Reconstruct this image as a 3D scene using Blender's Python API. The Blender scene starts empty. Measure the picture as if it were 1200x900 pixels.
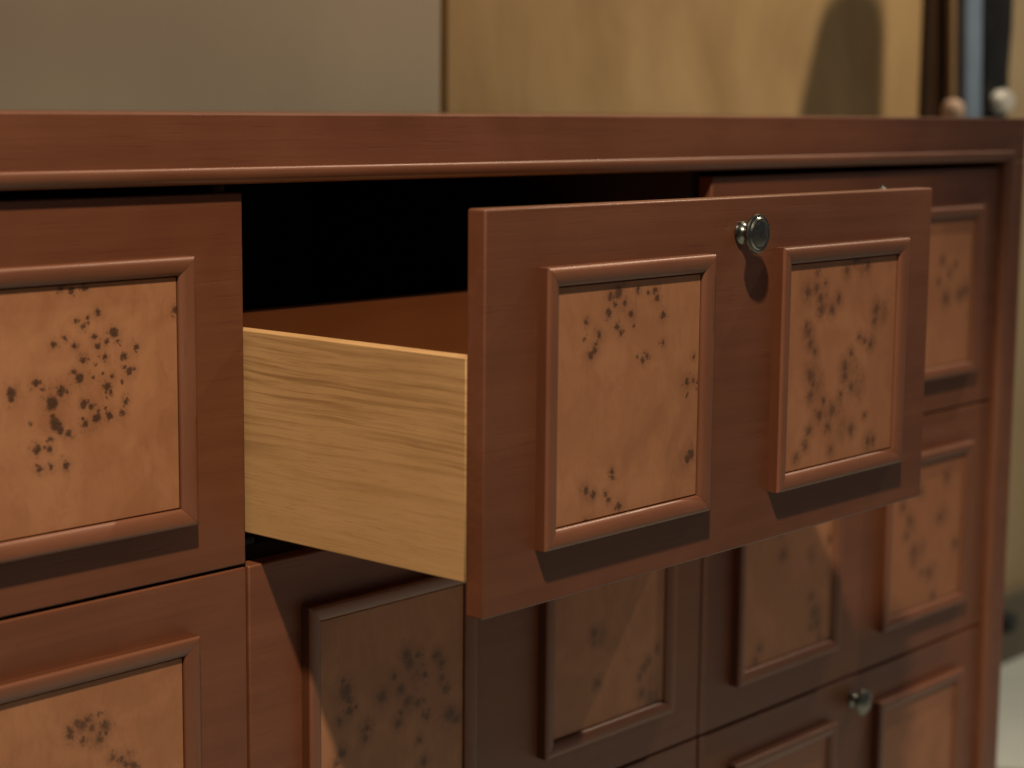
import bpy, bmesh, math, random
from mathutils import Vector, Matrix

random.seed(7)
scene = bpy.context.scene
COL = scene.collection

# ------------------------------------------------------------------ camera
cam_data = bpy.data.cameras.new('camera')
cam = bpy.data.objects.new('camera', cam_data)
COL.objects.link(cam)
scene.camera = cam
F_PX, YAW, PITCH, ROLL = 2242.76, 0.847036, 0.142374, 0.009352
CAM = Vector((-0.83018, -0.97118, 0.05691))
fwd = Vector((math.sin(YAW) * math.cos(PITCH), math.cos(YAW) * math.cos(PITCH), -math.sin(PITCH)))
rt = Vector((math.cos(YAW), -math.sin(YAW), 0))
up = rt.cross(fwd)
r2 = rt * math.cos(ROLL) + up * math.sin(ROLL)
u2 = -rt * math.sin(ROLL) + up * math.cos(ROLL)
m = Matrix((r2, u2, -fwd)).transposed().to_4x4()
m.translation = CAM
cam.matrix_world = m
cam_data.sensor_width = 36.0
cam_data.lens = 36.0 * F_PX / 1200.0
cam_data.clip_start = 0.05
cam_data.clip_end = 60
cam_data.dof.use_dof = True
cam_data.dof.focus_distance = 1.29
cam_data.dof.aperture_fstop = 5.6

# ------------------------------------------------------------------ light
world = bpy.data.worlds.new('World')
scene.world = world
world.use_nodes = True
bg = world.node_tree.nodes['Background']
bg.inputs['Color'].default_value = (1.0, 0.95, 0.92, 1)
bg.inputs['Strength'].default_value = 0.085


def lamp(name, loc, target, power, size, color):
    d = bpy.data.lights.new(name, 'AREA')
    d.shape = 'DISK'
    d.size = size
    d.energy = power
    d.color = color
    o = bpy.data.objects.new(name, d)
    COL.objects.link(o)
    o.location = loc
    o.rotation_euler = (Vector(target) - Vector(loc)).to_track_quat('-Z', 'Y').to_euler()
    return o


WARM = (1.0, 0.85, 0.62)
spot_data = bpy.data.lights.new('ceiling_spot', 'SPOT')
spot_data.energy = 332
spot_data.color = WARM
spot_data.shadow_soft_size = 0.045
spot_data.spot_size = math.radians(44)
spot_data.spot_blend = 0.5
spot = bpy.data.objects.new('ceiling_spot', spot_data)
COL.objects.link(spot)
spot.location = (-0.87, -1.00, 1.80)
spot.rotation_euler = (Vector((0.12, -0.25, -0.36)) - spot.location).to_track_quat('-Z', 'Y').to_euler()
lamp('ceiling_lamp', (2.30, -0.42, 2.10), (0.95, 0.2, 0.0), 56, 0.06, WARM)

scene.view_settings.view_transform = 'Standard'
scene.view_settings.look = 'None'
scene.view_settings.exposure = 0.0
scene.view_settings.gamma = 1.0
scene.view_settings.use_curve_mapping = False


# ------------------------------------------------------------------ node helpers
class NT:
    def __init__(self, name):
        self.mat = bpy.data.materials.new(name)
        self.mat.use_nodes = True
        self.t = self.mat.node_tree
        self.b = self.t.nodes['Principled BSDF']

    def n(self, kind, **kw):
        nd = self.t.nodes.new(kind)
        for k, v in kw.items():
            setattr(nd, k, v)
        return nd

    def put(self, sock, v):
        if isinstance(v, bpy.types.NodeSocket):
            self.t.links.new(v, sock)
        else:
            sock.default_value = v

    def math(self, op, a, b=None, clamp=False):
        nd = self.n('ShaderNodeMath', operation=op, use_clamp=clamp)
        self.put(nd.inputs[0], a)
        if b is not None:
            self.put(nd.inputs[1], b)
        return nd.outputs[0]

    def vec(self, op, a, b=None, scale=None):
        nd = self.n('ShaderNodeVectorMath', operation=op)
        self.put(nd.inputs[0], a)
        if b is not None:
            self.put(nd.inputs[1], b)
        if scale is not None:
            self.put(nd.inputs['Scale'], scale)
        return nd.outputs['Value'] if op in ('DISTANCE', 'LENGTH', 'DOT_PRODUCT') else nd.outputs['Vector']

    def noise(self, v, scale, detail=4, rough=0.55, dist=0.0):
        nd = self.n('ShaderNodeTexNoise')
        self.put(nd.inputs['Vector'], v)
        nd.inputs['Scale'].default_value = scale
        nd.inputs['Detail'].default_value = detail
        nd.inputs['Roughness'].default_value = rough
        nd.inputs['Distortion'].default_value = dist
        return nd

    def rng(self, v, a, b, c, d, smooth=False):
        nd = self.n('ShaderNodeMapRange')
        if smooth:
            nd.interpolation_type = 'SMOOTHSTEP'
        self.put(nd.inputs[0], v)
        for i, x in enumerate((a, b, c, d)):
            self.put(nd.inputs[i + 1], x)
        return nd.outputs[0]

    def mix(self, f, a, b, kind='MIX'):
        nd = self.n('ShaderNodeMix', data_type='RGBA', blend_type=kind)
        self.put(nd.inputs['Factor'], f)
        self.put(nd.inputs[6], a if isinstance(a, bpy.types.NodeSocket) else (*a, 1))
        self.put(nd.inputs[7], b if isinstance(b, bpy.types.NodeSocket) else (*b, 1))
        return nd.outputs[2]

    def coords(self, shift=True):
        tc = self.n('ShaderNodeTexCoord').outputs['Object']
        if not shift:
            return tc
        oi = self.n('ShaderNodeObjectInfo').outputs['Random']
        off = self.vec('SCALE', (3.7, 5.3, 2.9), scale=oi)
        return self.vec('ADD', tc, off)

    def bump(self, h, strength, dist=0.001):
        nd = self.n('ShaderNodeBump')
        nd.inputs['Strength'].default_value = strength
        nd.inputs['Distance'].default_value = dist
        self.put(nd.inputs['Height'], h)
        self.put(self.b.inputs['Normal'], nd.outputs[0])

    def done(self, color, rough, metal=0.0, spec=0.5):
        self.put(self.b.inputs['Base Color'], color if isinstance(color, bpy.types.NodeSocket) else (*color, 1))
        self.put(self.b.inputs['Roughness'], rough)
        self.b.inputs['Metallic'].default_value = metal
        self.b.inputs['Specular IOR Level'].default_value = spec
        return self.mat


def wood(name, dark, mid, light, axis='x', fine=70.0, long=2.2, rough=(0.34, 0.48), grain=0.55, bump=0.12, spec=0.45):
    t = NT(name)
    p = t.coords()
    s = {'x': (long, fine, fine), 'y': (fine, long, fine), 'z': (fine, fine, long)}[axis]
    s2 = {'x': (6, 260, 260), 'y': (260, 6, 260), 'z': (260, 260, 6)}[axis]
    s3 = {'x': (28, 520, 520), 'y': (520, 28, 520), 'z': (520, 520, 28)}[axis]
    g1 = t.noise(t.vec('MULTIPLY', p, s), 1.0, 6, 0.6, 0.6).outputs[0]
    g2 = t.noise(t.vec('MULTIPLY', p, s2), 1.0, 3, 0.6).outputs[0]
    pore = t.noise(t.vec('MULTIPLY', p, s3), 1.0, 2, 0.5).outputs[0]
    blot = t.noise(p, 9.0, 4, 0.55, 0.4).outputs[0]
    cloud = t.noise(p, 27.0, 3, 0.6, 0.8).outputs[0]
    c = t.mix(t.rng(blot, 0.32, 0.68, 0, 1), dark, mid)
    c = t.mix(t.math('MULTIPLY', t.rng(g1, 0.42, 0.72, 0, 1), grain), c, light)
    c = t.mix(t.math('MULTIPLY', t.rng(cloud, 0.52, 0.72, 0, 1), grain * 0.5), c, dark)
    c = t.mix(t.math('MULTIPLY', t.rng(g2, 0.50, 0.68, 0, 1), grain * 0.5), c, dark)
    deep = tuple(x * 0.45 for x in dark)
    c = t.mix(t.math('MULTIPLY', t.rng(pore, 0.60, 0.72, 0, 1), grain * 0.34), c, deep)
    tone = t.rng(t.n('ShaderNodeObjectInfo').outputs['Random'], 0, 1, 0.92, 1.08)
    c = t.vec('SCALE', c, scale=tone)
    t.bump(t.math('SUBTRACT', t.math('ADD', g2, t.math('MULTIPLY', g1, 0.6)), t.math('MULTIPLY', t.rng(pore, 0.58, 0.72, 0, 1), 0.7)), bump, 0.0006)
    return t.done(c, t.math('ADD', t.rng(blot, 0.3, 0.7, *rough), t.math('MULTIPLY', cloud, 0.08)), 0, spec)


M = {}
M['stain'] = wood('stained_wood', (0.102, 0.0310, 0.0130), (0.128, 0.0400, 0.0172), (0.160, 0.0560, 0.0260), grain=0.48)
M['moulding'] = wood('stained_moulding_wood', (0.118, 0.0390, 0.0175), (0.145, 0.0495, 0.0235), (0.180, 0.067, 0.034), grain=0.5, rough=(0.36, 0.48), spec=0.55)
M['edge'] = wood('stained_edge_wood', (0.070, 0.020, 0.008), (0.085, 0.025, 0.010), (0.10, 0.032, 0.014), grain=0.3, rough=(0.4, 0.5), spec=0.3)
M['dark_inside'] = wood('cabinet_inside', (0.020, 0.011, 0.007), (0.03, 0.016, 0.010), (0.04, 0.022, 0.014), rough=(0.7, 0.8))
M['inner'] = wood('drawer_inside_wood', (0.32, 0.150, 0.062), (0.38, 0.185, 0.078), (0.43, 0.22, 0.095), grain=0.3)


def oak():
    t = NT('oak_drawer_side')
    p = t.coords()
    bend = t.noise(t.vec('MULTIPLY', p, (9, 7, 10)), 1.0, 2, 0.5).outputs[0]
    q = t.n('ShaderNodeSeparateXYZ')
    t.put(q.inputs[0], p)
    z = t.math('ADD', q.outputs[2], t.math('MULTIPLY', t.math('SUBTRACT', bend, 0.5), 0.010))

    def layer(along, across, detail, dist):
        cb = t.n('ShaderNodeCombineXYZ')
        t.put(cb.inputs[0], t.math('MULTIPLY', q.outputs[0], 40.0))
        t.put(cb.inputs[1], t.math('MULTIPLY', q.outputs[1], along))
        t.put(cb.inputs[2], t.math('MULTIPLY', z, across))
        return t.noise(cb.outputs[0], 1.0, detail, 0.62, dist).outputs[0]
    lines = layer(6.0, 290.0, 5, 0.15)
    band = layer(4.0, 60.0, 3, 0.2)
    fine = layer(22.0, 800.0, 3, 0.0)
    fleck = layer(60.0, 1100.0, 2, 0.0)
    blot = t.noise(t.vec('MULTIPLY', p, (5, 9, 14)), 1.0, 3).outputs[0]
    c = t.mix(t.rng(blot, 0.3, 0.7, 0, 1), (0.375, 0.205, 0.084), (0.44, 0.248, 0.107))
    tc = t.n('ShaderNodeSeparateXYZ')
    t.put(tc.inputs[0], t.n('ShaderNodeTexCoord').outputs['Object'])
    amt = t.rng(tc.outputs[2], 0.028, 0.078, 0.16, 0.85, True)
    amt = t.math('MULTIPLY', amt, t.rng(band, 0.35, 0.62, 0.55, 1.0))
    c = t.mix(t.math('MULTIPLY', t.rng(lines, 0.47, 0.62, 0, 1), amt), c, (0.215, 0.105, 0.040))
    c = t.mix(t.math('MULTIPLY', t.rng(fine, 0.48, 0.70, 0, 1), 0.32), c, (0.25, 0.122, 0.043))
    c = t.mix(t.math('MULTIPLY', t.rng(fleck, 0.60, 0.70, 0, 1), 0.35), c, (0.20, 0.092, 0.032))
    t.bump(fine, 0.12, 0.0005)
    return t.done(c, 0.5, 0, 0.35)


M['oak'] = oak()

DOTS = {
    (-1, 0, 1): [(61.5, -3.0, 1.4), (68.2, -5.0, 1.7), (78.9, -3.6, 1.7), (72.1, -22.5, 1.5), (80.3, -21.5, 1.9), (87.9, -19.5, 1.6), (76.4, -26.5, 1.5), (99.2, -32.5, 2.7), (87.4, -39.5, 2.3), (106.6, -48.1, 2.8), (116.6, -43.1, 2.0), (111.0, -57.7, 2.5), (75.8, -47.4, 2.2), (69.8, -38.0, 1.5), (63.1, -33.2, 1.5), (55.0, -36.2, 1.3), (73.0, -58.2, 3.0), (83.7, -59.3, 1.5), (93.2, -65.6, 2.8), (104.9, -64.1, 1.4), (41.6, -57.7, 2.3), (46.3, -62.3, 1.3), (24.2, -62.1, 2.5), (24.0, -66.2, 1.9), (59.7, -65.3, 2.2), (52.7, -71.9, 2.8), (75.7, -74.4, 1.9), (81.3, -77.1, 2.2), (107.2, -76.2, 1.8), (104.4, -83.4, 2.0), (94.6, -84.0, 3.0), (85.0, -84.5, 3.0), (76.6, -87.2, 2.3), (54.8, -84.7, 3.0), (63.9, -91.5, 2.5), (50.9, -93.6, 1.9), (41.0, -98.7, 2.0), (46.5, -97.8, 1.4), (50.1, -99.8, 1.4), (43.0, -111.0, 2.5), (51.0, -110.5, 1.7), (61.5, -110.8, 2.5), (37.2, -83.1, 1.3), (85.8, -51.5, 1.1), (92.4, -46.8, 1.4), (97.8, -59.6, 1.1), (90.2, -57.3, 1.1), (93.0, -72.0, 1.1), (84.4, -33.9, 1.4), (93.9, -37.4, 1.3), (102.3, -38.1, 1.3), (53.1, -79.7, 1.5), (147.4, -21.6, 2.5), (57.8, -88.2, 2.2)],
    (0, 0, 0): [(28.7, -24.2, 1.4), (27.2, -34.3, 1.6), (41.6, -33.3, 1.9), (37.5, -42.1, 2.2), (33.4, -45.6, 1.7), (52.1, -9.2, 1.9), (60.7, -7.6, 2.5), (50.6, -19.9, 1.9), (59.6, -29.3, 1.9), (74.3, -21.7, 2.2), (64.0, -33.5, 1.7), (77.2, -30.2, 1.1), (99.0, -8.4, 1.7), (101.1, -14.1, 1.8), (91.8, -9.6, 1.1), (81.0, -7.3, 1.4), (107.9, -25.8, 1.7), (108.5, -43.3, 1.9), (86.9, -53.2, 1.8), (91.3, -51.3, 1.7), (81.4, -50.4, 1.1), (135.9, -72.0, 1.8), (142.6, -71.5, 1.8), (147.5, -73.2, 1.5), (142.9, -56.0, 1.1), (136.2, -81.3, 1.4), (142.6, -122.1, 2.7), (137.8, -125.0, 2.4), (56.9, -126.6, 1.7), (56.8, -122.7, 1.4), (31.1, -131.3, 1.8), (38.1, -135.0, 1.9), (51.1, -136.9, 1.8), (53.8, -140.7, 1.4), (64.5, -146.2, 1.9), (31.6, -151.7, 1.5), (151.1, -116.2, 1.5), (67.0, -14.6, 1.7), (56.6, -14.9, 1.7)],
    (0, 0, 1): [(36.8, -8.4, 2.0), (88.9, -1.8, 2.9), (106.2, -7.2, 2.3), (77.4, -8.8, 2.6), (25.2, -21.3, 2.7), (36.3, -18.9, 2.1), (42.5, -27.4, 2.3), (48.7, -16.6, 1.6), (44.1, -35.6, 2.6), (58.0, -36.6, 2.3), (66.9, -29.0, 2.0), (26.9, -51.1, 2.9), (30.7, -59.6, 2.6), (36.7, -65.7, 2.0), (24.3, -46.0, 2.3), (120.8, -41.1, 3.3), (97.5, -60.1, 2.0), (105.1, -63.9, 1.9), (86.2, -70.7, 2.3), (78.4, -80.9, 3.3), (113.9, -66.6, 2.3), (32.1, -82.8, 3.3), (35.8, -89.5, 2.7), (78.9, -87.4, 2.6), (87.8, -96.7, 3.9), (32.9, -97.4, 2.3), (50.5, -103.7, 2.9), (45.3, -113.9, 3.3), (57.5, -123.6, 2.6), (27.1, -134.5, 2.6), (62.1, -141.5, 2.6), (16.2, -142.0, 2.6), (90.0, -129.4, 2.8), (108.9, -121.1, 2.3), (115.3, -141.7, 2.6), (122.7, -141.3, 2.0), (118.9, -48.8, 2.6), (73.8, -101.0, 2.3), (62.6, -111.4, 2.6), (32.1, -123.8, 2.3)],
    (0, 1, 0): [(87.7, -42.9, 2.6), (99.5, -45.4, 2.3), (90.5, -50.0, 2.9), (124.4, -57.3, 2.8), (74.4, -56.3, 2.6), (106.8, -62.1, 2.6), (81.5, -68.3, 2.9), (88.7, -79.1, 2.8), (62.1, -69.7, 2.9), (99.6, -82.2, 2.6), (25.2, -56.8, 3.6), (27.7, -63.7, 2.9), (108.8, -95.6, 2.9), (78.9, -93.1, 2.6), (81.6, -85.9, 1.9), (134.0, -99.6, 3.6), (141.7, -104.8, 3.2), (29.4, -72.3, 2.9), (46.4, -89.2, 2.6), (101.5, -111.8, 2.6), (20.8, -102.1, 2.6), (15.8, -108.4, 2.4), (106.2, -129.6, 2.6), (129.2, -78.4, 2.8), (125.4, -69.5, 2.3), (19.3, -77.6, 2.3), (44.7, -96.5, 2.0), (119.7, -50.3, 2.5)],
    (0, 1, 1): [(127.1, -111.3, 3.2), (115.5, -122.3, 3.0), (130.6, -143.9, 4.0), (118.3, -137.3, 3.2), (138.0, -149.4, 3.4), (51.8, -71.1, 3.4), (121.2, -115.3, 2.6), (57.4, -114.7, 3.0), (138.9, -102.4, 2.6)],
    (1, 1, 0): [(55.5, -27.0, 3.4), (61.1, -52.3, 3.2), (119.0, -119.2, 4.7), (124.1, -130.4, 4.1), (128.0, -143.9, 3.4), (112.2, -132.2, 3.0), (25.8, -135.3, 3.2), (140.6, -50.7, 3.4), (19.3, -146.1, 3.4), (110.5, -102.5, 3.0)],
    (1, 1, 1): [(48.9, -91.1, 4.5), (81.6, -118.9, 4.3), (22.8, -39.0, 3.6), (59.2, -29.1, 3.6), (112.6, -21.1, 4.3), (135.1, -96.4, 4.3), (91.5, -144.7, 3.8), (49.8, -101.4, 3.6), (66.0, -116.1, 3.6), (32.5, -71.3, 3.6), (100.4, -62.8, 3.3), (38.9, -56.8, 3.6)],
    (1, 0, 1): [(123.2, -79.2, 5.4), (111.4, -47.5, 3.0), (92.9, -81.7, 4.1), (84.2, -41.7, 3.2), (133.8, -75.5, 4.1), (77.2, -63.1, 2.6), (97.9, -57.3, 2.7)],
    (-1, 1, 1): [(60.5, -29.3, 2.2), (69.5, -27.6, 2.7), (73.5, -24.7, 1.9), (82.0, -23.4, 1.1), (84.6, -22.9, 1.1), (86.4, -31.7, 2.2), (82.2, -40.2, 2.2), (76.6, -31.0, 1.9), (69.3, -37.0, 1.9), (59.8, -31.9, 2.2), (91.8, -54.4, 1.6), (102.3, -61.1, 2.5), (108.3, -63.8, 2.2), (99.0, -57.4, 1.7), (65.1, -26.0, 2.2), (86.9, -36.3, 1.6)],
}


def burl(name, dots, soft=1.0, depth=0.9, red=0.0, clouds=()):
    """Poplar burl veneer; dots are the dark bud eyes, in mm from the panel's top left corner."""
    t = NT(name)
    tc = t.coords(False)
    p = t.vec('SCALE', tc, scale=1000.0)
    sh = t.coords(True)
    sw = t.vec('SUBTRACT', t.noise(sh, 22.0, 3, 0.55).outputs['Color'], (0.5, 0.5, 0.5))
    sh2 = t.vec('ADD', sh, t.vec('SCALE', sw, scale=0.030))
    blot = t.noise(sh2, 19.0, 4, 0.55, 0.8).outputs[0]
    streak = t.noise(t.vec('MULTIPLY', sh2, (95, 95, 26)), 1.0, 5, 0.6, 1.2).outputs[0]
    fib = t.noise(t.vec('MULTIPLY', sh2, (420, 420, 90)), 1.0, 3, 0.6).outputs[0]
    c = t.mix(t.rng(blot, 0.3, 0.7, 0, 1, True), (0.258, 0.104, 0.047), (0.318, 0.137, 0.064))
    c = t.mix(t.math('MULTIPLY', t.rng(streak, 0.48, 0.74, 0, 1), 0.36), c, (0.205, 0.076, 0.033))
    c = t.mix(t.math('MULTIPLY', t.rng(fib, 0.45, 0.75, 0, 1), 0.16), c, (0.19, 0.070, 0.030))
    if red:
        c = t.mix(red, c, (0.20, 0.066, 0.028))
    w = t.noise(p, 0.16, 3, 0.6)
    wv = t.vec('SUBTRACT', w.outputs['Color'], (0.5, 0.5, 0.5))
    wv2 = t.vec('SUBTRACT', t.noise(p, 0.55, 3, 0.65).outputs['Color'], (0.5, 0.5, 0.5))
    pw_ = t.vec('ADD', p, t.vec('ADD', t.vec('SCALE', wv, scale=4.5), t.vec('SCALE', wv2, scale=5.2)))
    flat = t.vec('MULTIPLY', pw_, (1, 0, 1))
    near = halo = ring = None
    rnd = random.Random(len(dots) * 31 + int(abs(dots[0][0]) * 10) if dots else 1)
    eyes = []
    for x, z, r in dots:
        eyes.append((x, z, r * rnd.uniform(0.72, 1.25)))
        for _ in range(rnd.choice((0, 0, 1, 1, 2))):
            an, q = rnd.uniform(0, 6.283), r * rnd.uniform(1.1, 2.3)
            eyes.append((x + q * math.cos(an), z + q * math.sin(an), r * rnd.uniform(0.28, 0.5)))
    for i, (x, z, r) in enumerate(eyes):
        r *= 1.0 + 0.25 * min(1.0, 1.2 - 0.3 * soft)
        d = t.vec('DISTANCE', flat, (x, 0, z))
        a = t.rng(d, r * (1.15 + 0.40 * soft), r * max(0.05, 0.70 - 0.5 * soft), 0, 1, True)
        near = a if near is None else t.math('MAXIMUM', near, a)
        if r >= 1.5:
            h = t.rng(d, r * 3.4 + 1.2, r * 0.5, 0, 1, True)
            halo = h if halo is None else t.math('MAXIMUM', halo, h)
    for x, z, r in clouds:
        d = t.vec('DISTANCE', t.vec('MULTIPLY', t.vec('ADD', pw_, t.vec('SCALE', wv, scale=14.0)), (1, 0, 0.8)), (x, 0, z * 0.8))
        halo = t.math('MAXIMUM', halo, t.rng(d, r * 1.25, r * 0.2, 0, 1.0, True))
    # fine specks: pin knots scattered inside the stained areas
    vor = t.n('ShaderNodeTexVoronoi')
    t.put(vor.inputs['Vector'], t.vec('SCALE', t.vec('MULTIPLY', pw_, (1, 0, 1)), scale=0.42))
    vor.inputs['Scale'].default_value = 1.0
    vr = t.n('ShaderNodeSeparateXYZ')
    t.put(vr.inputs[0], vor.outputs['Color'])
    pin = t.math('MULTIPLY', t.rng(vor.outputs['Distance'], 0.38, 0.12, 0, 1, True), t.rng(vr.outputs[0], 0.52, 0.60, 0, 1))
    if near is None:
        cl = t.noise(sh, 17.0, 2).outputs[0]
        halo = t.rng(cl, 0.5, 0.72, 0, 1, True)
        near = t.math('MULTIPLY', pin, t.rng(cl, 0.55, 0.66, 0, 1))
    else:
        near = t.math('MAXIMUM', near, t.math('MULTIPLY', t.math('MULTIPLY', pin, t.rng(halo, 0.15, 0.5, 0, 1)), 0.75))
    mott = t.noise(p, 1.1, 3, 0.65).outputs[0]
    near = t.math('MULTIPLY', near, t.rng(mott, 0.34, 0.52, 0.50, 1.0))
    hm = t.rng(t.noise(p, 0.30, 3, 0.6, 0.6).outputs[0], 0.30, 0.60, 0.30, 1.0)
    c = t.mix(t.math('MULTIPLY', t.math('MULTIPLY', halo, hm), 0.32 + 0.36 * min(soft, 1.0)), c, (0.125, 0.047, 0.022))
    c = t.mix(t.math('MULTIPLY', near, depth), c, (0.030, 0.0125, 0.007) if soft < 0.2 else (0.046, 0.019, 0.009))
    t.bump(streak, 0.05, 0.0004)
    return t.done(c, t.rng(blot, 0.3, 0.7, 0.40, 0.52), 0, 0.40)


SOFT = {(-1, 0, 1): (0.15, 0.95), (0, 0, 0): (0.3, 0.92), (0, 0, 1): (1.0, 0.72), (0, 1, 0): (0.9, 0.8),
        (0, 1, 1): (1.2, 0.6), (1, 1, 0): (1.3, 0.6), (1, 1, 1): (1.5, 0.6), (1, 0, 1): (1.3, 0.7), (-1, 1, 1): (0.7, 0.85)}
RED = {(1, 1, 1): 0.5, (1, 1, 0): 0.15, (1, 0, 1): 0.35, (0, 0, 1): 0.2}
CLOUDS = {(0, 0, 1): [(132, -43, 10), (90, -81, 11), (99, -97, 13), (56, -114, 12), (43, -92, 9), (102, -5, 10), (70, -112, 11), (47, -30, 9), (76, -128, 10)],
          (0, 1, 0): [(29, -62, 10), (46, -88, 10), (100, -60, 15), (90, -80, 12), (140, -103, 9)],
          (1, 1, 1): [(64, -90, 13), (110, -60, 12), (45, -62, 9), (90, -118, 11)],
          (1, 0, 1): [(134, -79, 8), (100, -55, 10)], (1, 1, 0): [(128, -122, 8), (110, -60, 10)], (0, 1, 1): [(130, -130, 12), (62, -74, 8)],
          (-1, 1, 1): [(78, -32, 11), (104, -60, 9)], (0, 0, 0): [(60, -16, 9), (150, -124, 7), (150, -75, 7)]}
BURL = {k: burl('burl_veneer', DOTS[k], *SOFT[k], RED.get(k, 0.0), CLOUDS.get(k, ())) for k in DOTS}
BURL_PLAIN = burl('burl_veneer_plain', [], 1.0, 0.7, 0.5)


def metal(name, color, rough, metallic=1.0, n=40):
    t = NT(name)
    p = t.coords()
    k = t.noise(p, n, 4, 0.6).outputs[0]
    c = t.mix(t.rng(k, 0.35, 0.7, 0, 1), tuple(x * 0.7 for x in color), color)
    return t.done(c, t.rng(k, 0.3, 0.7, rough * 0.85, rough * 1.2), metallic)


M['pewter'] = metal('dark_pewter', (0.20, 0.20, 0.175), 0.27, 1.0, 300)
M['steel'] = metal('drawer_slide_steel', (0.028, 0.028, 0.028), 0.45)
M['blue_steel'] = metal('blue_grey_painted_steel', (0.25, 0.33, 0.45), 0.45, 0.1, 8)
M['black'] = metal('black_plastic', (0.007, 0.0065, 0.006), 0.5, 0.0, 20)
M['white'] = metal('off_white_plastic', (0.70, 0.66, 0.60), 0.45, 0.0, 20)
M['pinkish'] = metal('pale_wood_end', (0.55, 0.38, 0.28), 0.6, 0.0, 20)


def flatmat(name, a, b, scale, rough, stretch=(1, 1, 1), bump=0.05):
    t = NT(name)
    p = t.coords(False)
    k = t.noise(t.vec('MULTIPLY', p, stretch), scale, 5, 0.6, 0.5).outputs[0]
    c = t.mix(t.rng(k, 0.3, 0.7, 0, 1), a, b)
    t.bump(k, bump, 0.002)
    return t.done(c, rough, 0, 0.3)


M['ply'] = flatmat('plywood', (0.37, 0.225, 0.098), (0.57, 0.375, 0.18), 3.5, 0.6, (1.6, 1, 0.8))
M['grey_ply'] = flatmat('grey_beige_panel', (0.43, 0.345, 0.25), (0.52, 0.42, 0.305), 2.0, 0.6, (1.2, 1, 0.3))
M['plaster'] = flatmat('tan_plaster', (0.34, 0.25, 0.145), (0.42, 0.315, 0.19), 3.0, 0.8)
M['skirting'] = flatmat('grey_brown_skirting', (0.10, 0.085, 0.06), (0.14, 0.12, 0.085), 4.0, 0.6)
M['floor'] = flatmat('pale_concrete', (0.42, 0.45, 0.44), (0.50, 0.535, 0.53), 5.0, 0.55)
M['post'] = wood('dark_brown_post', (0.035, 0.015, 0.005), (0.048, 0.021, 0.007), (0.06, 0.027, 0.010), axis='z')
M['palewood'] = wood('pale_strip', (0.24, 0.14, 0.07), (0.30, 0.18, 0.095), (0.34, 0.21, 0.12), axis='z')


# ------------------------------------------------------------------ mesh helpers
def link(name, me, mat, parent=None, loc=(0, 0, 0), rot=(0, 0, 0)):
    o = bpy.data.objects.new(name, me)
    COL.objects.link(o)
    if mat and not me.materials:
        me.materials.append(mat)
    o.location = loc
    o.rotation_euler = rot
    if parent:
        o.parent = parent
    return o


def bm_box(bm, a, b):
    vs = [bm.verts.new((x, y, z)) for x in (a[0], b[0]) for y in (a[1], b[1]) for z in (a[2], b[2])]
    for f in ((0, 1, 3, 2), (4, 6, 7, 5), (0, 4, 5, 1), (2, 3, 7, 6), (0, 2, 6, 4), (1, 5, 7, 3)):
        bm.faces.new([vs[i] for i in f])
    return vs


def finish(bm, name, smooth=True, angle=40):
    bmesh.ops.recalc_face_normals(bm, faces=bm.faces)
    me = bpy.data.meshes.new(name)
    bm.to_mesh(me)
    bm.free()
    if smooth:
        me.polygons.foreach_set('use_smooth', [True] * len(me.polygons))
        me.set_sharp_from_angle(angle=math.radians(angle))
    return me


def box_mesh(name, a, b, bevel=0.0, seg=2):
    bm = bmesh.new()
    bm_box(bm, a, b)
    if bevel:
        bmesh.ops.bevel(bm, geom=list(bm.edges), offset=bevel, segments=seg, profile=0.5, affect='EDGES')
    me = finish(bm, name, False)
    if bevel:
        cut = sorted((p.area for p in me.polygons), reverse=True)[5] * 0.999
        for p in me.polygons:
            p.use_smooth = p.area < cut
    return me


def box(name, a, b, mat, parent=None, bevel=0.0):
    """a box with its origin at its lower corner"""
    a, b = Vector(a), Vector(b)
    me = box_mesh(name, (0, 0, 0), b - a, bevel)
    return link(name, me, mat, parent, a)


def tag(o, label, cat, group=None):
    o['label'] = label
    o['category'] = cat
    if group:
        o['group'] = group
    return o


def empty(name, loc):
    o = bpy.data.objects.new(name, None)
    o.empty_display_size = 0.1
    COL.objects.link(o)
    o.location = loc
    return o


def strip_mesh(name, L, w, h, drop, back=0.0):
    """mitred moulding: runs along +X, its outer edge on z = 0, its body towards -Z, proud towards -Y"""
    k = 0.24 * w
    prof = [(0, -back), (0, 0.78 * h)]
    for i in range(1, 7):
        a = i / 6 * math.pi / 2
        prof.append((k * (1 - math.cos(a)), 0.78 * h + 0.22 * h * math.sin(a)))
    n = 7
    for i in range(1, n + 1):
        a = i / n * math.pi / 2
        prof.append((k + (w - k) * math.sin(a), drop + (h - drop) * math.cos(a)))
    prof.append((w, drop - 0.0012))
    prof.append((w, -back))
    bm = bmesh.new()
    A = [bm.verts.new((u + 0.00014, -v, -u)) for u, v in prof]
    B = [bm.verts.new((L - u - 0.00014, -v, -u)) for u, v in prof]
    for i in range(len(prof) - 1):
        f = bm.faces.new((A[i], A[i + 1], B[i + 1], B[i]))
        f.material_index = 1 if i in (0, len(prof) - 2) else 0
    bm.faces.new((A[-1], A[0], B[0], B[-1]))
    bm.faces.new(A)
    bm.faces.new(list(reversed(B)))
    me = finish(bm, name, True, 35)
    me.materials.append(M['moulding'])
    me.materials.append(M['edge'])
    return me


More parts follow.
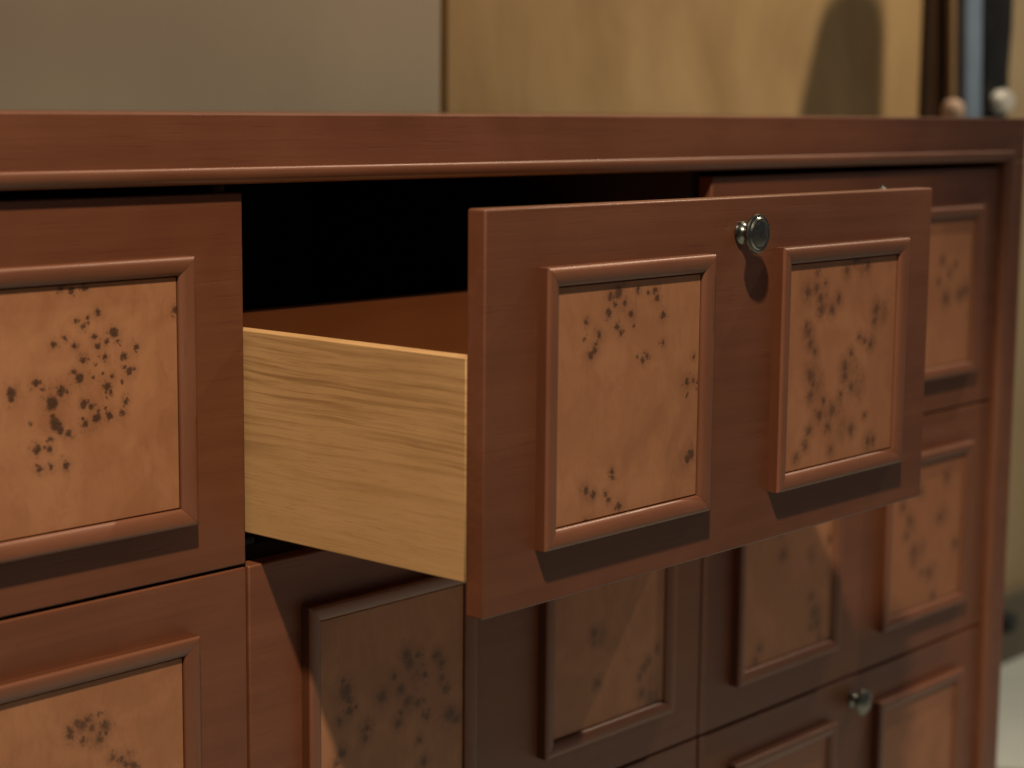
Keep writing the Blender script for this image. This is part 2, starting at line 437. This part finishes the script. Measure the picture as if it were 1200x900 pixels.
def lathe_mesh(name, prof, seg=40, axis='y'):
    bm = bmesh.new()
    rings = []
    for r, d in prof:
        if r < 1e-6:
            rings.append([bm.verts.new((0, -d, 0))])
        else:
            rings.append([bm.verts.new((r * math.cos(2 * math.pi * i / seg), -d, r * math.sin(2 * math.pi * i / seg))) for i in range(seg)])
    for a, b in zip(rings, rings[1:]):
        for i in range(seg):
            j = (i + 1) % seg
            q = [a[i % len(a)], a[j % len(a)], b[j % len(b)], b[i % len(b)]]
            u = []
            for v in q:
                if v not in u:
                    u.append(v)
            if len(u) > 2:
                bm.faces.new(u)
    if axis == 'z':
        bmesh.ops.rotate(bm, verts=bm.verts, cent=(0, 0, 0), matrix=Matrix.Rotation(-math.pi / 2, 3, 'X'))
    return finish(bm, name, True, 35)


# ------------------------------------------------------------------ setting
FLOOR = -0.93
o = box('floor', (-4, -4, FLOOR - 0.05), (6, 2, FLOOR), M['floor']); o['kind'] = 'structure'
o = box('wall', (-4, 0.605, FLOOR), (6, 0.70, 2.4), M['plaster']); o['kind'] = 'structure'
o = box('skirting', (1.97, 0.585, FLOOR), (6, 0.6045, -0.805), M['skirting']); o['kind'] = 'structure'

# ------------------------------------------------------------------ cabinet
W, H, E = 0.526, 0.25, 0.2146
T = 0.0145
MW, MH, PQ = 0.012, 0.0098, 0.0054
ML, GAP, MT, MB = 0.0485, 0.0820, 0.0378, 0.0367
PW = (W - 2 * ML - GAP) / 2
PH = H - MT - MB
G = 0.0011
X0, X1 = -W - 0.048, 2 * W + 0.050
TOP = 0.0530

cab = empty('drawer_cabinet', (W / 2, 0.25, FLOOR))
tag(cab, 'reddish brown wooden cabinet of burl panelled drawers with one drawer pulled out', 'cabinet')
inv = Vector((-W / 2, -0.25, -FLOOR))


def cpart(name, a, b, mat, bevel=0.0):
    return box(name, Vector(a) + inv, Vector(b) + inv, mat, cab, bevel)


cpart('top_rail', (X0, -0.003, 0.0070), (X1, 0.0165, TOP), M['stain'], 0.0014)
cpart('top_board', (X0 + 0.001, 0.017, 0.036), (X1 - 0.001, 0.50, TOP - 0.0004), M['stain'], 0.001)
cpart('end_post', (2 * W + 0.003, -0.003, FLOOR), (X1, 0.0165, 0.0066), M['stain'], 0.0014)
cpart('end_post', (X0, -0.003, FLOOR), (-W - 0.003, 0.0165, 0.0066), M['stain'], 0.0014)
cpart('side_panel', (X1 - 0.022, 0.017, FLOOR), (X1 - 0.001, 0.50, 0.0356), M['stain'], 0.001)
cpart('side_panel', (X0 + 0.001, 0.017, FLOOR), (X0 + 0.022, 0.50, 0.0356), M['stain'], 0.001)
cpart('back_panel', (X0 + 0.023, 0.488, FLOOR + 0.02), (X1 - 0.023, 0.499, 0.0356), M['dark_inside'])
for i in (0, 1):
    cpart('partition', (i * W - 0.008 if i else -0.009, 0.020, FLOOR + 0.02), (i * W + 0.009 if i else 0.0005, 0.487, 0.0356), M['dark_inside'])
for c in (-1, 0, 1):
    for r in (1, 2, 3):
        xa = c * W + (0.0098 if c else 0.0012)
        xb = (c + 1) * W - (0.0092 if c != 1 else -0.02)
        if c == -1:
            xa, xb = X0 + 0.023, -0.0096
        if c == 1:
            xb = X1 - 0.023
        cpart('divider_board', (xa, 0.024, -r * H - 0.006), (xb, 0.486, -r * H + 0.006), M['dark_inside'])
cpart('plinth', (-W - 0.0025, 0.001, FLOOR), (2 * W + 0.0025, 0.0195, -3 * H - 0.003), M['stain'], 0.001)
for x in (0.004, W - 0.020):
    cpart('drawer_runner', (x, 0.0120, -0.2400), (x + 0.013, 0.44, -0.2345), M['steel'], 0.0008)

# frame moulding round the opening
fx0, fx1, fz1 = -W - 0.0135, 2 * W + 0.0135, 0.0182
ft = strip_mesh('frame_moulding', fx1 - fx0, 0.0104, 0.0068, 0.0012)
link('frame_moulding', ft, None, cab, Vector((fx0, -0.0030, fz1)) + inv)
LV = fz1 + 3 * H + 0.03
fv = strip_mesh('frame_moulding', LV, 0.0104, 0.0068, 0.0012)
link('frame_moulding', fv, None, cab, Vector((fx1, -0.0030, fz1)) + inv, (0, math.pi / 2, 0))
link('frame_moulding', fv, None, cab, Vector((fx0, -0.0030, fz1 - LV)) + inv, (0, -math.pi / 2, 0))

# drawers
slab = box_mesh('drawer', (G, 0, -H + G), (W - G, T, -G), 0.0013, 2)
slab_top = box_mesh('drawer', (G, 0, -H + G), (W - G, T, 0.0012), 0.0013, 2)
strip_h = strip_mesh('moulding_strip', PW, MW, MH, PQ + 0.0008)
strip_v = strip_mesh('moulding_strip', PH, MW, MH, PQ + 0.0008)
pg = 0.0007
knob_me = lathe_mesh('knob', [(0, 0.0), (0.0078, 0.0), (0.0082, 0.0008), (0.0080, 0.0020), (0.0068, 0.0030), (0.0052, 0.0046), (0.0047, 0.0068),
                              (0.0054, 0.0088), (0.0080, 0.0104), (0.0112, 0.0116), (0.0131, 0.0126), (0.0136, 0.0138), (0.0132, 0.0150), (0.0122, 0.0156),
                              (0.0115, 0.0155), (0.0111, 0.0160), (0.0104, 0.0167), (0.0096, 0.0168), (0.0091, 0.0165), (0.0086, 0.0168), (0.0060, 0.0178), (0.0030, 0.0183), (0, 0.0185)], 48)


def panel_mesh():
    return box_mesh('burl_panel', (pg, -PQ, -(PH - 2 * MW) + pg), (PW - 2 * MW - pg, 0.0, -pg), 0.0004, 1)


plain_me = panel_mesh()
plain_me.materials.append(BURL_PLAIN)

for c in (-1, 0, 1):
    for r in (0, 1, 2):
        y = -E if (c, r) == (0, 0) else 0.0
        dr = link('drawer', slab if r or c == 0 else slab_top, M['stain'], cab, Vector((c * W, y, -r * H)) + inv)
        if (c, r) == (0, 0):
            dr['label'] = 'drawer pulled far out showing its pale oak side'
        for k in (0, 1):
            px, pz = ML + k * (PW + GAP), -MT
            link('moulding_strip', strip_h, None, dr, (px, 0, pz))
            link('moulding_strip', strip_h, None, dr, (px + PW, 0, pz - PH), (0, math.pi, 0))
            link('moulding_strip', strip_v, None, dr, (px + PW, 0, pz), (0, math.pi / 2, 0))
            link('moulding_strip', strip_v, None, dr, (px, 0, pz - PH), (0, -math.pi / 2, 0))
            if (c, r, k) in BURL:
                me = panel_mesh()
                me.materials.append(BURL[(c, r, k)])
            else:
                me = plain_me
            link('burl_panel', me, None, dr, (px + MW, 0, pz - MW))
        link('knob', knob_me, M['pewter'], dr, (W / 2 - 0.0005, 0, -0.0255))
        if (c, r) == (0, 0):
            zb, zt, L = -0.2285, -0.0903, 0.302
            y0 = T + 0.0014
            sb = box_mesh('side_board', (0, 0, 0), (0.012, L, zt - zb), 0.0008, 1)
            link('side_board', sb, M['oak'], dr, (0.0022, y0, zb))
            link('side_board', sb, M['oak'], dr, (W - 0.0142, y0, zb))
            box('back_board', (0.0144, y0 + L - 0.0125, zb + 0.012), (W - 0.0144, y0 + L - 0.0005, zt - 0.0003), M['inner'], dr, 0.0008)
            box('bottom_board', (0.0144, y0, zb + 0.003), (W - 0.0144, y0 + L - 0.013, zb + 0.011), M['inner'], dr)
            box('inner_front', (0.0144, y0, zb + 0.0115), (W - 0.0144, y0 + 0.012, zt - 0.0003), M['inner'], dr, 0.0008)

# ------------------------------------------------------------------ things behind the cabinet
o = box('panel_sheet', (-0.70, 0.575, FLOOR), (0.7900, 0.600, 1.25), M['grey_ply'], None, 0.002)
tag(o, 'smooth grey beige sheet standing against the wall behind the cabinet', 'panel')
o = box('plywood_board', (0.8060, 0.580, FLOOR), (1.893, 0.600, 1.25), M['ply'], None, 0.002)
tag(o, 'tan mottled plywood board standing behind the cabinet beside the grey sheet', 'board')
o = box('wooden_post', (1.8965, 0.572, FLOOR), (1.962, 0.604, 1.25), M['post'], None, 0.003)
tag(o, 'dark brown upright post at the edge of the tan plywood', 'post')

bar = empty('steel_bar', (2.072, 0.545, FLOOR))
tag(bar, 'blue grey steel bar leaning at a slant beside the dark brown post', 'bar')
b = link('bar', box_mesh('bar', (-0.026, -0.008, 0), (0.026, 0.006, 1.5), 0.003), M['blue_steel'], bar, (-0.005, 0, 0.006), (0, math.radians(-4.2), 0))
e1 = link('wooden_backing', box_mesh('wooden_backing', (-0.045, 0.008, 0.01), (0.048, 0.020, 1.48), 0.002), M['palewood'], bar, (-0.005, 0, 0.008), (0, math.radians(-4.2), 0))

peg = empty('wooden_peg', (1.885, 0.515, FLOOR))
tag(peg, 'pale round ended wooden peg rising just above the cabinet top by the steel bar', 'peg')
pk = lathe_mesh('peg_head', [(0, 0.040), (0.008, 0.039), (0.015, 0.033), (0.018, 0.022), (0.016, 0.010), (0.011, 0.0), (0, 0)], 24, 'z')
link('peg_head', pk, M['pinkish'], peg, (0, 0, 0.970))
ps = lathe_mesh('shaft', [(0, 0.9705), (0.012, 0.9705), (0.012, 0.0), (0, 0)], 20, 'z')
link('shaft', ps, M['palewood'], peg, (0, 0, 0))

# black upright tool with a pale pad, at the right end behind the cabinet
tool = empty('black_stand', (2.128, 0.572, FLOOR))
tag(tool, 'black upright stand with a pale round pad at the right end behind the cabinet', 'stand')
bm = bmesh.new()
for z, xa, xb in ((0, -0.05, 0.05), (0.98, -0.05, 0.05), (1.005, -0.035, 0.052), (1.06, -0.034, 0.050), (1.13, -0.046, 0.056), (1.25, -0.060, 0.052), (1.75, -0.085, 0.040)):
    for x, y in ((xa, 0.0), (xb, 0.0), (xb, 0.03), (xa, 0.03)):
        bm.verts.new((x, y, z))
bm.verts.ensure_lookup_table()
nl = len(bm.verts) // 4
for i in range(nl - 1):
    for j in range(4):
        bm.faces.new([bm.verts[4 * i + j], bm.verts[4 * i + (j + 1) % 4], bm.verts[4 * i + 4 + (j + 1) % 4], bm.verts[4 * i + 4 + j]])
bm.faces.new([bm.verts[j] for j in range(4)])
bm.faces.new([bm.verts[4 * nl - 4 + j] for j in range(4)])
bmesh.ops.bevel(bm, geom=list(bm.edges), offset=0.004, segments=2, profile=0.5, affect='EDGES')
link('shaft', finish(bm, 'shaft', True, 40), M['black'], tool)
pad = lathe_mesh('pad', [(0, 0.0), (0.020, 0.0), (0.027, 0.005), (0.028, 0.014), (0.022, 0.022), (0, 0.025)], 28)
for v in pad.vertices:
    v.co.z *= 0.72
    v.co.x *= 1.1
link('pad', pad, M['white'], tool, (0.006, -0.0005, 1.008))

# small black fitting on the skirting
cw = empty('door_stop', (2.228, 0.5845, -0.835))
tag(cw, 'small round black fitting on the grey skirting beyond the right end of the cabinet', 'fitting')
link('base', lathe_mesh('base', [(0, 0.0), (0.026, 0.0), (0.027, 0.003), (0.022, 0.007), (0, 0.007)], 28), M['black'], cw)
link('buffer', lathe_mesh('buffer', [(0, 0.0075), (0.015, 0.0075), (0.014, 0.022), (0.020, 0.026), (0.021, 0.036), (0.016, 0.042), (0, 0.043)], 28), M['black'], cw)

# added out of view: round topped blocker that throws the arch shadow on the plywood
bm = bmesh.new()
out = [(-0.094, 1.40), (-0.090, 1.56), (-0.077, 1.653), (-0.058, 1.712), (-0.041, 1.733), (-0.020, 1.744), (0.005, 1.750), (0.026, 1.749), (0.043, 1.743), (0.055, 1.731), (0.061, 1.712), (0.063, 1.68), (0.063, 1.40)]
A = [bm.verts.new((x, -0.011, z)) for x, z in out]
B = [bm.verts.new((x, 0.011, z)) for x, z in out]
bm.faces.new(A); bm.faces.new(B)
for i in range(len(out)):
    j = (i + 1) % len(out)
    bm.faces.new((A[i], A[j], B[j], B[i]))
stand = empty('shadow_caster', (1.895, 0.23, FLOOR))
tag(stand, 'added unseen round topped board on a thin pole, shaped to shade the plywood', 'board')
link('board', finish(bm, 'board', True, 30), M['post'], stand, (0, 0, 0.0605))
link('pole', box_mesh('pole', (-0.088, -0.010, 0.0302), (-0.066, 0.0105, 1.4600), 0.002), M['post'], stand)
link('foot', box_mesh('foot', (-0.084, -0.055, 0), (0.066, 0.05, 0.030), 0.004), M['post'], stand)

# ------------------------------------------------------------------ end
